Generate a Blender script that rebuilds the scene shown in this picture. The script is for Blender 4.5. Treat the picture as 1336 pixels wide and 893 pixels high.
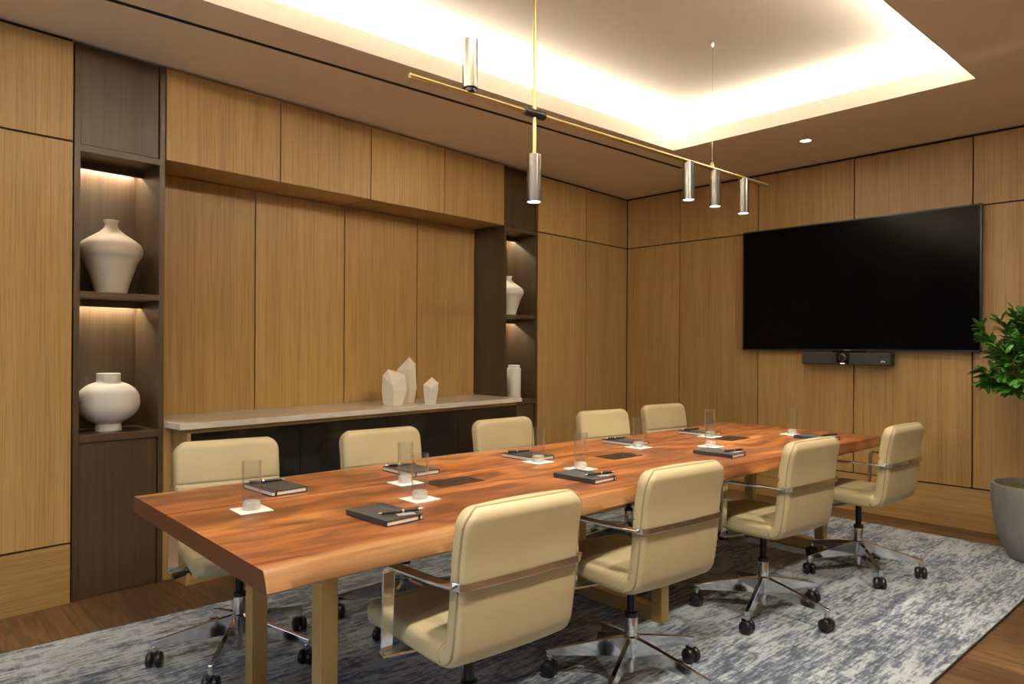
import bpy, bmesh, math, random
from mathutils import Vector, Matrix, noise
C = bpy.context.scene.collection
PI = math.pi
for o in list(bpy.data.objects): bpy.data.objects.remove(o)
sc = bpy.context.scene

# ------------------------------------------------------------------ camera, world, exposure, lights
def make_camera():
    f, pitch, roll, yaw = 927.424, 0.0025537, 0.0051805, 0.8358641
    F = Vector((math.cos(yaw)*math.cos(pitch), math.sin(yaw)*math.cos(pitch), math.sin(pitch)))
    R0 = Vector((math.sin(yaw), -math.cos(yaw), 0)); U0 = R0.cross(F)
    R = R0*math.cos(roll)+U0*math.sin(roll); U = -R0*math.sin(roll)+U0*math.cos(roll)
    cd = bpy.data.cameras.new('camera'); co = bpy.data.objects.new('camera', cd); C.objects.link(co)
    cd.sensor_width = 36; cd.lens = f*36/1336; cd.shift_y = 2.834/1336; cd.clip_start = 0.05
    M = Matrix((( R.x, U.x, -F.x, -5.62011), (R.y, U.y, -F.y, -4.50617), (R.z, U.z, -F.z, 1.25), (0, 0, 0, 1)))
    co.matrix_world = M; sc.camera = co
make_camera()
sc.view_settings.view_transform = 'Standard'; sc.view_settings.look = 'None'
sc.view_settings.gamma = 1; sc.view_settings.use_curve_mapping = False
sc.view_settings.exposure = 0.45
sc.cycles.max_bounces = 10; sc.cycles.diffuse_bounces = 5; sc.cycles.glossy_bounces = 4
sc.cycles.transmission_bounces = 8; sc.cycles.transparent_max_bounces = 16
sc.cycles.sample_clamp_indirect = 6.0; sc.cycles.caustics_reflective = False; sc.cycles.caustics_refractive = False
sc.cycles.use_denoising = True
w = bpy.data.worlds.new('world'); sc.world = w; w.use_nodes = True
w.node_tree.nodes['Background'].inputs[0].default_value = (0.55, 0.72, 1.0, 1)
w.node_tree.nodes['Background'].inputs[1].default_value = 1.0

ALPHA = 0.10935                      # the cabinet wall stands a little out of square
WX = Vector((math.cos(ALPHA), math.sin(ALPHA), 0)); WN = Vector((-math.sin(ALPHA), math.cos(ALPHA), 0))
def wl(s, d, z=0): return WX*s + WN*d + Vector((0, 0, z))
ZC, ZU, ZS, ZB = 2.727, 2.945, 2.227, 0.288      # soffit, raised ceiling, panel seam, plinth top
CX1, CX0, CY0, CY1 = -1.14, -5.75, -3.32, -1.352  # tray opening

WARM = (1.0, 0.90, 0.74)
def area(name, loc, rot, sx, sy, power, col, spread=PI):
    l = bpy.data.lights.new(name, 'AREA'); l.shape = 'RECTANGLE'; l.size = sx; l.size_y = sy
    l.energy = power; l.color = col; l.spread = spread
    o = bpy.data.objects.new(name, l); C.objects.link(o); o.location = loc; o.rotation_euler = rot
    return o
def spot(name, loc, power, col, angle=1.2, blend=.6, rad=.03, rot=(0, 0, 0)):
    l = bpy.data.lights.new(name, 'SPOT'); l.energy = power; l.color = col; l.spot_size = angle; l.spot_blend = blend
    l.shadow_soft_size = rad
    o = bpy.data.objects.new(name, l); C.objects.link(o); o.location = loc; o.rotation_euler = rot
    return o
COVE = 23.0
zc_ = 2.838
# LED tape hidden behind the lip of the ceiling tray, pointing up
area('cove_light', ((CX0+CX1)/2, CY1+.075, zc_), (PI, 0, 0), CX1-CX0, .03, COVE*(CX1-CX0), WARM)
area('cove_light', ((CX0+CX1)/2, CY0-.075, zc_), (PI, 0, 0), CX1-CX0, .03, COVE*(CX1-CX0), WARM)
area('cove_light', (CX1+.075, (CY0+CY1)/2, zc_), (PI, 0, 0), .03, CY1-CY0, COVE*(CY1-CY0), WARM)
area('cove_light', (CX0-.075, (CY0+CY1)/2, zc_), (PI, 0, 0), .03, CY1-CY0, COVE*(CY1-CY0), WARM)
DOWN = [(-.684, -2.151), (-1.6, -4.0), (-3.3, -3.9), (-4.6, -3.9), (-5.9, -3.9), (-6.5, -2.3)]
DPOW = [18, 62, 115, 130, 100, 12]
for (x, y), pw in zip(DOWN, DPOW):
    spot('downlight_beam', (x, y, ZC-.02), pw, (1.0, .88, .71), 2.0 if x > -1 else 2.75, .9, .05)
# unseen spots added at two downlights to brighten the cabinet wall
for (x, y), tgt, pw in (((-1.6, -4.0), (-.75, -.1, 1.35), 150), ((-3.3, -3.9), (-2.6, -.1, 1.4), 85)):
    d = Vector(tgt)-Vector((x, y, ZC-.02))
    spot('added_wall_fill', (x, y, ZC-.02), pw, (1.0, .88, .71), .85, 1.0, .05, d.to_track_quat('-Z', 'Y').to_euler())
# daylight from the window behind the photographer
area('window_daylight', (-7.45, -3.2, 1.5), (0, -PI/2, 0), 1.9, 2.6, 8, (.66, .80, 1.0))

# ------------------------------------------------------------------ materials
def mat(name):
    m = bpy.data.materials.new(name); m.use_nodes = True
    nt = m.node_tree; b = nt.nodes['Principled BSDF']; return m, nt, b
def N(nt, t, **kw):
    n = nt.nodes.new(t)
    for k, v in kw.items():
        if k in n.inputs.keys(): n.inputs[k].default_value = v
        else: setattr(n, k, v)
    return n
def ramp(nt, fac, stops):
    r = nt.nodes.new('ShaderNodeValToRGB'); e = r.color_ramp.elements
    while len(e) < len(stops): e.new(.5)
    for i, (p, c) in enumerate(stops): e[i].position = p; e[i].color = (*c, 1)
    nt.links.new(fac, r.inputs[0]); return r.outputs[0]
def mapped(nt, scale, rnd=0.0, rot=(0, 0, 0)):
    tc = nt.nodes.new('ShaderNodeTexCoord'); out = tc.outputs['Object']
    if rnd:
        oi = nt.nodes.new('ShaderNodeObjectInfo'); mu = N(nt, 'ShaderNodeVectorMath', operation='SCALE')
        cx = nt.nodes.new('ShaderNodeCombineXYZ'); nt.links.new(oi.outputs['Random'], cx.inputs[0]); nt.links.new(oi.outputs['Random'], cx.inputs[1]); nt.links.new(oi.outputs['Random'], cx.inputs[2])
        nt.links.new(cx.outputs[0], mu.inputs[0]); mu.inputs['Scale'].default_value = rnd
        ad = N(nt, 'ShaderNodeVectorMath', operation='ADD'); nt.links.new(out, ad.inputs[0]); nt.links.new(mu.outputs[0], ad.inputs[1]); out = ad.outputs[0]
    mp = nt.nodes.new('ShaderNodeMapping'); mp.inputs['Scale'].default_value = scale; mp.inputs['Rotation'].default_value = rot
    nt.links.new(out, mp.inputs[0]); return mp.outputs[0]
def noise_tex(nt, vec, scale=1, detail=4, rough=.55, dist=0):
    n = N(nt, 'ShaderNodeTexNoise'); n.inputs['Scale'].default_value = scale; n.inputs['Detail'].default_value = detail
    n.inputs['Roughness'].default_value = rough; n.inputs['Distortion'].default_value = dist
    nt.links.new(vec, n.inputs['Vector']); return n.outputs['Fac']
def mixc(nt, fac, a, b, mode='MIX'):
    m = nt.nodes.new('ShaderNodeMix'); m.data_type = 'RGBA'; m.blend_type = mode
    if isinstance(fac, float): m.inputs[0].default_value = fac
    else: nt.links.new(fac, m.inputs[0])
    for i, v in ((6, a), (7, b)):
        if isinstance(v, tuple): m.inputs[i].default_value = (*v, 1)
        else: nt.links.new(v, m.inputs[i])
    return m.outputs[2]
def bump(nt, b, h, strength=.2, dist=.002):
    bm = nt.nodes.new('ShaderNodeBump'); bm.inputs['Strength'].default_value = strength; bm.inputs['Distance'].default_value = dist
    nt.links.new(h, bm.inputs['Height']); nt.links.new(bm.outputs[0], b.inputs['Normal'])
def plain(name, col, rough=.5, metal=0, coat=0, emit=None, es=0, spec=.5):
    m, nt, b = mat(name); b.inputs['Base Color'].default_value = (*col, 1); b.inputs['Roughness'].default_value = rough
    b.inputs['Metallic'].default_value = metal; b.inputs['Coat Weight'].default_value = coat; b.inputs['Specular IOR Level'].default_value = spec
    if emit: b.inputs['Emission Color'].default_value = (*emit, 1); b.inputs['Emission Strength'].default_value = es
    return m
def veneer(name, dark, mid, light, along='z', rough=.38, spec=.5, fine=1.0):
    """straight-grained veneer: long thin streaks along one axis, differing from panel to panel"""
    m, nt, b = mat(name)
    k = {'z': ((1, 1, .012), (1, 1, .05), (1, 1, .25)), 'x': ((.012, 1, 1), (.05, 1, 1), (.25, 1, 1))}[along]
    def sc3(t, s): return tuple(q*s for q in t)
    broad = noise_tex(nt, mapped(nt, sc3(k[1], 9), 31), 1, 3, .5, .4)
    fib = noise_tex(nt, mapped(nt, sc3(k[0], 130*fine), 17), 1, 4, .65)
    pore = noise_tex(nt, mapped(nt, sc3(k[0], 420*fine), 5), 1, 2, .6)
    c = ramp(nt, broad, [(.3, mid), (.7, light)])
    f = ramp(nt, fib, [(.36, dark), (.52, (1, 1, 1)), (1, (1, 1, 1))])
    c2 = mixc(nt, .55, c, mixc(nt, 1.0, c, f, 'MULTIPLY'))
    pr = ramp(nt, pore, [(.34, (.55, .5, .45)), (.48, (1, 1, 1)), (1, (1, 1, 1))])
    c3 = mixc(nt, .4, c2, mixc(nt, 1.0, c2, pr, 'MULTIPLY'))
    oi = nt.nodes.new('ShaderNodeObjectInfo'); hs = nt.nodes.new('ShaderNodeHueSaturation')
    mr = N(nt, 'ShaderNodeMapRange'); mr.inputs['To Min'].default_value = .92; mr.inputs['To Max'].default_value = 1.08
    nt.links.new(oi.outputs['Random'], mr.inputs[0]); nt.links.new(mr.outputs[0], hs.inputs['Value']); nt.links.new(c3, hs.inputs['Color'])
    nt.links.new(hs.outputs[0], b.inputs['Base Color'])
    b.inputs['Roughness'].default_value = rough; b.inputs['Specular IOR Level'].default_value = spec
    bump(nt, b, fib, .08, .001)
    return m
OAK = veneer('oak_veneer', (.58, .48, .36), (.41, .255, .092), (.48, .312, .120))
OAKH = veneer('oak_veneer_flat', (.58, .48, .36), (.40, .247, .088), (.465, .300, .115), 'x')
DARKOAK = veneer('smoked_oak', (.55, .5, .45), (.052, .031, .015), (.078, .048, .024))
DARKOAKH = veneer('smoked_oak_flat', (.55, .5, .45), (.052, .031, .015), (.078, .048, .024), 'x')
def ceiling_mat(name, lo, hi):
    m, nt, b = mat(name); n = noise_tex(nt, mapped(nt, (60, 60, 60)), 1, 3)
    nt.links.new(ramp(nt, n, [(.3, lo), (.7, hi)]), b.inputs['Base Color']); b.inputs['Roughness'].default_value = .8
    b.inputs['Specular IOR Level'].default_value = .2
    return m
PAINT_BOUNCE = ceiling_mat('ceiling_paint_bounce', (.83, .74, .56), (.86, .77, .59)); PAINT_LIT = ceiling_mat('ceiling_paint_lit', (.76, .72, .64), (.79, .75, .67))  # one ceiling paint: warm bounce light coloured into lower copy, tray copy whiter
BLACKGAP = plain('shadow_gap_black', (.012, .008, .006), .8)
def floor_mat():
    m, nt, b = mat('oak_floor')
    tc = nt.nodes.new('ShaderNodeTexCoord'); mp = N(nt, 'ShaderNodeMapping'); mp.inputs['Rotation'].default_value = (0, 0, PI/2)
    nt.links.new(tc.outputs['Object'], mp.inputs[0])
    br = nt.nodes.new('ShaderNodeTexBrick'); br.inputs['Scale'].default_value = 1; br.inputs['Brick Width'].default_value = 1.6; br.inputs['Row Height'].default_value = .18
    br.inputs['Mortar Size'].default_value = .0012; br.inputs['Mortar Smooth'].default_value = .2; br.offset = .37; br.inputs['Bias'].default_value = 0
    br.inputs['Color1'].default_value = (0, 0, 0, 1); br.inputs['Color2'].default_value = (1, 1, 1, 1); br.inputs['Mortar'].default_value = (.5, .5, .5, 1)
    nt.links.new(mp.outputs[0], br.inputs['Vector'])
    sep = nt.nodes.new('ShaderNodeSeparateColor'); nt.links.new(br.outputs['Color'], sep.inputs[0])
    off = nt.nodes.new('ShaderNodeCombineXYZ'); mu = N(nt, 'ShaderNodeMath', operation='MULTIPLY'); mu.inputs[1].default_value = 23
    nt.links.new(sep.outputs[0], mu.inputs[0]); nt.links.new(mu.outputs[0], off.inputs[0]); nt.links.new(mu.outputs[0], off.inputs[2])
    ad = N(nt, 'ShaderNodeVectorMath', operation='ADD'); nt.links.new(tc.outputs['Object'], ad.inputs[0]); nt.links.new(off.outputs[0], ad.inputs[1])
    mp2 = N(nt, 'ShaderNodeMapping'); mp2.inputs['Scale'].default_value = (14, 1.1, 14); nt.links.new(ad.outputs[0], mp2.inputs[0])
    g = noise_tex(nt, mp2.outputs[0], 1, 3, .5, .8)
    wv = N(nt, 'ShaderNodeMath', operation='MULTIPLY'); wv.inputs[1].default_value = 34; nt.links.new(g, wv.inputs[0])
    sn = N(nt, 'ShaderNodeMath', operation='SINE'); nt.links.new(wv.outputs[0], sn.inputs[0])
    mr = N(nt, 'ShaderNodeMapRange'); mr.inputs['From Min'].default_value = -1; nt.links.new(sn.outputs[0], mr.inputs[0])
    mp3 = N(nt, 'ShaderNodeMapping'); mp3.inputs['Scale'].default_value = (160, 3, 160); nt.links.new(ad.outputs[0], mp3.inputs[0])
    fib = noise_tex(nt, mp3.outputs[0], 1, 3, .6)
    c = ramp(nt, sep.outputs[0], [(0, (.105, .058, .024)), (.5, (.15, .085, .037)), (1, (.185, .107, .048))])
    c = mixc(nt, .55, c, mixc(nt, 1.0, c, ramp(nt, mr.outputs[0], [(0, (.42, .36, .30)), (.5, (1, 1, 1)), (1, (1.35, 1.3, 1.22))]), 'MULTIPLY'))
    c = mixc(nt, .6, c, mixc(nt, 1.0, c, ramp(nt, fib, [(.35, (.5, .45, .4)), (.6, (1.1, 1.1, 1.1))]), 'MULTIPLY'))
    c = mixc(nt, br.outputs['Fac'], c, (.02, .012, .006))
    nt.links.new(c, b.inputs['Base Color']); b.inputs['Roughness'].default_value = .42
    bump(nt, b, fib, .15, .001)
    return m
FLOOR = floor_mat()
def rug_mat():
    m, nt, b = mat('rug_pile')
    v1 = mapped(nt, (2.2, 11, 1), 0, (0, 0, .06)); v2 = mapped(nt, (11, 60, 1)); v3 = mapped(nt, (220, 220, 220)); v4 = mapped(nt, (1.1, 1.5, 1)); v5 = mapped(nt, (30, 9, 1))
    a = noise_tex(nt, v1, 1.6, 8, .68, .6); d = noise_tex(nt, v2, 1.2, 5, .65, .3); f = noise_tex(nt, v3, 1, 2); zone = noise_tex(nt, v4, 1, 2); cr = noise_tex(nt, v5, 1.3, 5, .7)
    def mth(op, x, y):
        n = N(nt, 'ShaderNodeMath', operation=op)
        for i, q in enumerate((x, y)):
            if isinstance(q, float): n.inputs[i].default_value = q
            else: nt.links.new(q, n.inputs[i])
        return n.outputs[0]
    t = mth('ADD', mth('MULTIPLY', a, .42), mth('MULTIPLY', d, .40)); t = mth('ADD', t, mth('MULTIPLY', cr, .18))
    t = mth('ADD', t, mth('MULTIPLY', mth('SUBTRACT', zone, .5), .22))
    c = ramp(nt, t, [(.41, (.070, .086, .125)), (.455, (.12, .147, .20)), (.475, (.20, .24, .30)), (.505, (.25, .295, .36)), (.522, (.42, .475, .525)), (.66, (.53, .59, .635))])
    c = mixc(nt, .5, c, mixc(nt, 1.0, c, ramp(nt, f, [(.3, (.5, .5, .5)), (.65, (1.15, 1.15, 1.15))]), 'MULTIPLY'))
    nt.links.new(c, b.inputs['Base Color']); b.inputs['Roughness'].default_value = .95; b.inputs['Specular IOR Level'].default_value = .1
    b.inputs['Sheen Weight'].default_value = .15
    h = mth('ADD', mth('MULTIPLY', f, .6), mth('MULTIPLY', t, 1.2)); bump(nt, b, h, .6, .004)
    return m
RUG = rug_mat()
RUGEDGE = plain('rug_binding', (.035, .03, .03), .9)
def walnut_mat():
    m, nt, b = mat('walnut_slab')
    tc = nt.nodes.new('ShaderNodeTexCoord'); sx = nt.nodes.new('ShaderNodeSeparateXYZ'); nt.links.new(tc.outputs['Object'], sx.inputs[0])
    def mth(op, x, y):
        n = N(nt, 'ShaderNodeMath', operation=op)
        for i, q in enumerate((x, y)):
            if isinstance(q, (float, int)): n.inputs[i].default_value = q
            else: nt.links.new(q, n.inputs[i])
        return n.outputs[0]
    warp = noise_tex(nt, mapped(nt, (.75, 2.4, 2.4)), 1.3, 3, .5, .35)
    rings = mth('ADD', mth('MULTIPLY', warp, 46.0), mth('MULTIPLY', sx.outputs[1], 26.0))
    fr = mth('MULTIPLY', mth('ADD', N_sin(nt, rings), 1.0), .5)
    fine = noise_tex(nt, mapped(nt, (3.5, 95, 95)), 1, 4, .62, .5)
    broad = noise_tex(nt, mapped(nt, (.9, 7, 7)), 1.1, 4, .55, .4)
    c = ramp(nt, broad, [(.32, (.125, .036, .010)), (.5, (.25, .082, .023)), (.68, (.40, .165, .050))])
    c = mixc(nt, .75, c, mixc(nt, 1.0, c, ramp(nt, fr, [(0, (.42, .36, .32)), (.45, (1, 1, 1)), (1, (1.25, 1.22, 1.15))]), 'MULTIPLY'))
    c = mixc(nt, .55, c, mixc(nt, 1.0, c, ramp(nt, fine, [(.33, (.38, .33, .28)), (.55, (1.12, 1.1, 1.08))]), 'MULTIPLY'))
    # pale sapwood along both live edges
    dist = mth('ABSOLUTE', mth('ADD', sx.outputs[1], mth('MULTIPLY', mth('SUBTRACT', noise_tex(nt, mapped(nt, (1.3, .2, .2)), 1, 2), .5), .12)), 0.0)
    sap = N(nt, 'ShaderNodeMapRange'); sap.inputs['From Min'].default_value = .485; sap.inputs['From Max'].default_value = .515; nt.links.new(dist, sap.inputs[0])
    c = mixc(nt, sap.outputs[0], c, mixc(nt, fine, (.22, .095, .038), (.50, .27, .115)))
    nt.links.new(c, b.inputs['Base Color']); b.inputs['Roughness'].default_value = .38; b.inputs['Coat Weight'].default_value = .22; b.inputs['Coat Roughness'].default_value = .18
    bump(nt, b, fine, .06, .001)
    return m
def N_sin(nt, x):
    n = N(nt, 'ShaderNodeMath', operation='SINE'); nt.links.new(x, n.inputs[0]); return n.outputs[0]
WALNUT = walnut_mat()
def shaded_endgrain_mat():  # end grain, with the shade of the unlit table end put into its colour
    m, nt, b = mat('walnut_end_grain_shaded'); n = noise_tex(nt, mapped(nt, (30, 90, 220)), 1, 4)
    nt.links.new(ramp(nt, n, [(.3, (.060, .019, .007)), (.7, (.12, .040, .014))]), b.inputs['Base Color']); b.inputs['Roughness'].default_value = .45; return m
ENDGRAIN_SHADED = shaded_endgrain_mat()
def leather_mat():
    m, nt, b = mat('cream_leather'); n = noise_tex(nt, mapped(nt, (260, 260, 260)), 1, 3); n2 = noise_tex(nt, mapped(nt, (5, 5, 5), 9), 1, 2)
    nt.links.new(ramp(nt, n2, [(.3, (.48, .405, .235)), (.7, (.52, .44, .262))]), b.inputs['Base Color']); b.inputs['Roughness'].default_value = .47
    bump(nt, b, n, .10, .001); return m
LEATHER = leather_mat()
PIPING = plain('leather_piping', (.36, .28, .16), .5)
CHROME = plain('polished_chrome', (.72, .72, .73), .10, 1)
BLACKPL = plain('black_plastic', (.012, .012, .013), .32)
BLACKMT = plain('black_metal', (.02, .02, .022), .3, .6)
BRASS = plain('satin_brass', (.66, .52, .27), .3, 1)
BRONZE = plain('brushed_bronze', (.60, .42, .17), .5, .75)
GUN = None
def brushed(name, col, rough):
    m, nt, b = mat(name); f = noise_tex(nt, mapped(nt, (400, 400, 6)), 1, 3)
    nt.links.new(ramp(nt, f, [(.3, tuple(q*.75 for q in col)), (.7, col)]), b.inputs['Base Color']); b.inputs['Metallic'].default_value = 1; b.inputs['Roughness'].default_value = rough
    return m
GUN = brushed('brushed_nickel', (.38, .365, .35), .28)
CERAMIC = plain('matt_bisque_ceramic', (.66, .58, .47), .65, spec=.3)
WHITECER = plain('matt_white_ceramic', (.76, .72, .65), .6, spec=.3)
CREAM = plain('cream_glazed_stone', (.84, .79, .66), .4)
def marble():
    m, nt, b = mat('pale_quartz'); n = noise_tex(nt, mapped(nt, (4, 9, 9)), 1.4, 6, .6, 1.2)
    nt.links.new(ramp(nt, n, [(.35, (.66, .60, .50)), (.55, (.76, .71, .61)), (.7, (.80, .75, .66))]), b.inputs['Base Color']); b.inputs['Roughness'].default_value = .22
    return m
QUARTZ = marble()
BLACKGLASS = plain('smoked_black_glass', (.010, .010, .009), .10, spec=.5)
SCREEN = plain('tv_screen', (.0015, .0015, .002), .18, spec=.05)
COVER = plain('charcoal_notebook_cloth', (.028, .028, .030), .55)
PAGES = plain('notebook_pages', (.72, .69, .62), .8)
PAPER = plain('white_paper', (.86, .85, .82), .7)
SILVER = plain('silver_metal', (.62, .61, .60), .25, 1)
CARD = plain('grey_card', (.35, .33, .32), .4)
def glass_mat():
    m = bpy.data.materials.new('clear_glass'); m.use_nodes = True; nt = m.node_tree; nt.nodes.clear()
    out = nt.nodes.new('ShaderNodeOutputMaterial'); tr = nt.nodes.new('ShaderNodeBsdfTransparent'); gl = nt.nodes.new('ShaderNodeBsdfGlossy'); mx = nt.nodes.new('ShaderNodeMixShader')
    tr.inputs[0].default_value = (.965, .972, .968, 1); gl.inputs['Roughness'].default_value = .03; gl.inputs[0].default_value = (.95, .95, .95, 1)
    lw = nt.nodes.new('ShaderNodeLayerWeight'); lw.inputs[0].default_value = .28
    r = nt.nodes.new('ShaderNodeMapRange'); r.inputs['To Min'].default_value = .03; r.inputs['To Max'].default_value = .95
    pw = nt.nodes.new('ShaderNodeMath'); pw.operation = 'POWER'; pw.inputs[1].default_value = 1.6
    nt.links.new(lw.outputs['Facing'], pw.inputs[0]); nt.links.new(pw.outputs[0], r.inputs[0]); nt.links.new(r.outputs[0], mx.inputs[0]); nt.links.new(tr.outputs[0], mx.inputs[1]); nt.links.new(gl.outputs[0], mx.inputs[2]); nt.links.new(mx.outputs[0], out.inputs[0])
    return m
GLASS = glass_mat()
def base_glass():
    m = bpy.data.materials.new('thick_glass_base'); m.use_nodes = True; nt = m.node_tree; nt.nodes.clear()
    out = nt.nodes.new('ShaderNodeOutputMaterial'); tr = nt.nodes.new('ShaderNodeBsdfTransparent'); di = nt.nodes.new('ShaderNodeBsdfTranslucent'); df = nt.nodes.new('ShaderNodeBsdfDiffuse'); gl = nt.nodes.new('ShaderNodeBsdfGlossy')
    di.inputs[0].default_value = (.95, .96, .95, 1); df.inputs[0].default_value = (.93, .94, .93, 1); gl.inputs['Roughness'].default_value = .05
    def mx(f, a, b):
        q = nt.nodes.new('ShaderNodeMixShader'); q.inputs[0].default_value = f; nt.links.new(a, q.inputs[1]); nt.links.new(b, q.inputs[2]); return q.outputs[0]
    nt.links.new(mx(.12, mx(.5, tr.outputs[0], mx(.5, di.outputs[0], df.outputs[0])), gl.outputs[0]), out.inputs[0])
    return m
BASEGLASS = base_glass()
LAMPON = plain('lamp_lens_lit', (1, 1, 1), .5, emit=(1, .93, .80), es=14)
LEDON = plain('led_strip_lit', (1, 1, 1), .5, emit=(1, .87, .66), es=6)
def concrete():
    m, nt, b = mat('grey_concrete'); n = noise_tex(nt, mapped(nt, (9, 9, 2.2)), 1, 5, .6)
    nt.links.new(ramp(nt, n, [(.3, (.155, .158, .155)), (.7, (.25, .25, .242))]), b.inputs['Base Color']); b.inputs['Roughness'].default_value = .75; bump(nt, b, n, .1, .003); return m
CONCRETE = concrete()
def leafmat():
    m, nt, b = mat('glossy_green_leaf'); n = noise_tex(nt, mapped(nt, (9, 9, 9)), 1, 2)
    nt.links.new(ramp(nt, n, [(.3, (.03, .12, .016)), (.55, (.07, .24, .03)), (.75, (.14, .37, .06))]), b.inputs['Base Color']); b.inputs['Roughness'].default_value = .3; return m
LEAF = leafmat()
def mossmat():
    m, nt, b = mat('green_moss'); n = noise_tex(nt, mapped(nt, (60, 60, 60)), 1, 4)
    nt.links.new(ramp(nt, n, [(.3, (.05, .08, .012)), (.7, (.16, .20, .04))]), b.inputs['Base Color']); b.inputs['Roughness'].default_value = .95; return m
MOSS = mossmat()
BARK = plain('bark', (.10, .065, .04), .85)
PLASTER = plain('wall_paint', (.55, .47, .36), .8)

# ------------------------------------------------------------------ helpers
def obj(name, bm, m, parent=None, smooth=False, loc=None, rotz=None, bevel=0, seg=2, angle=35):
    bmesh.ops.recalc_face_normals(bm, faces=bm.faces)
    me = bpy.data.meshes.new(name); bm.to_mesh(me); bm.free()
    for x in (m if isinstance(m, (list, tuple)) else [m]): me.materials.append(x)
    o = bpy.data.objects.new(name, me); C.objects.link(o)
    if parent is not None: o.parent = parent
    if loc is not None: o.location = loc
    if rotz is not None: o.rotation_euler = (0, 0, rotz)
    if smooth:
        for p in me.polygons: p.use_smooth = True
        try: me.set_sharp_from_angle(angle=math.radians(angle))
        except Exception: pass
    if bevel:
        bv = o.modifiers.new('bevel', 'BEVEL'); bv.width = bevel; bv.segments = seg; bv.limit_method = 'ANGLE'; bv.harden_normals = False
    return o
def thing(name, label, cat, loc=(0, 0, 0), rotz=0, group=None):
    o = bpy.data.objects.new(name, None); C.objects.link(o); o.empty_display_size = .1
    o.location = loc; o.rotation_euler = (0, 0, rotz); o['label'] = label; o['category'] = cat
    if group: o['group'] = group
    return o
def tag(o, label, cat, group=None):
    o['label'] = label; o['category'] = cat
    if group: o['group'] = group
    return o
def struct(o, label=None):
    o['kind'] = 'structure'
    if label: o['label'] = label
    return o
def NB(): return bmesh.new()
def box(bm, x0, x1, y0, y1, z0, z1, mi=0):
    vs = [bm.verts.new(p) for p in ((x0, y0, z0), (x1, y0, z0), (x1, y1, z0), (x0, y1, z0), (x0, y0, z1), (x1, y0, z1), (x1, y1, z1), (x0, y1, z1))]
    for f in ((0, 3, 2, 1), (4, 5, 6, 7), (0, 1, 5, 4), (1, 2, 6, 5), (2, 3, 7, 6), (3, 0, 4, 7)):
        bm.faces.new([vs[i] for i in f]).material_index = mi
    return bm
def bx(*a): return box(NB(), *a)
def lathe(prof, n=40, bm=None, cx=0, cy=0, mi=0, cap=True):
    bm = bm or NB(); rings = []
    for r, z in prof:
        if r < 1e-5: rings.append([bm.verts.new((cx, cy, z))])
        else: rings.append([bm.verts.new((cx+r*math.cos(2*PI*i/n), cy+r*math.sin(2*PI*i/n), z)) for i in range(n)])
    for a, b in zip(rings, rings[1:]):
        for i in range(n):
            j = (i+1) % n
            q = [a[i % len(a)], a[j % len(a)], b[j % len(b)], b[i % len(b)]]
            q = list(dict.fromkeys(q))
            if len(q) > 2: bm.faces.new(q).material_index = mi
    return bm
def tube(bm, pts, r, n=12, mi=0, up=Vector((0, 0, 1))):
    pts = [Vector(p) for p in pts]; rings = []
    for i, p in enumerate(pts):
        t = (pts[min(i+1, len(pts)-1)]-pts[max(i-1, 0)]).normalized()
        u = up if abs(t.dot(up)) < .95 else Vector((1, 0, 0))
        a = t.cross(u).normalized(); b = t.cross(a).normalized()
        rr = r[i] if isinstance(r, (list, tuple)) else r
        rings.append([bm.verts.new(p+(a*math.cos(2*PI*k/n)+b*math.sin(2*PI*k/n))*rr) for k in range(n)])
    for A, B in zip(rings, rings[1:]):
        for k in range(n): bm.faces.new((A[k], A[(k+1) % n], B[(k+1) % n], B[k])).material_index = mi
    bm.faces.new(rings[0]).material_index = mi; bm.faces.new(rings[-1][::-1]).material_index = mi
    return bm
def strip(bm, pts, wdir, w, t, mi=0):
    """flat bar: pts is its centre line, wdir the direction its width runs in"""
    pts = [Vector(p) for p in pts]; rings = []
    for i, p in enumerate(pts):
        tn = (pts[min(i+1, len(pts)-1)]-pts[max(i-1, 0)]).normalized()
        wd = Vector(wdir); wd = (wd-tn*wd.dot(tn)).normalized(); nn = tn.cross(wd)
        rings.append([bm.verts.new(p+wd*(w/2*a)+nn*(t/2*b)) for a, b in ((-1, -1), (1, -1), (1, 1), (-1, 1))])
    for A, B in zip(rings, rings[1:]):
        for k in range(4): bm.faces.new((A[k], A[(k+1) % 4], B[(k+1) % 4], B[k])).material_index = mi
    bm.faces.new(rings[0]).material_index = mi; bm.faces.new(rings[-1][::-1]).material_index = mi
    return bm
def copy_tree(o, parent=None):
    c = o.copy(); C.objects.link(c)
    if parent is not None: c.parent = parent; c.matrix_parent_inverse = o.matrix_parent_inverse
    for ch in o.children: copy_tree(ch, c)
    return c

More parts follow.
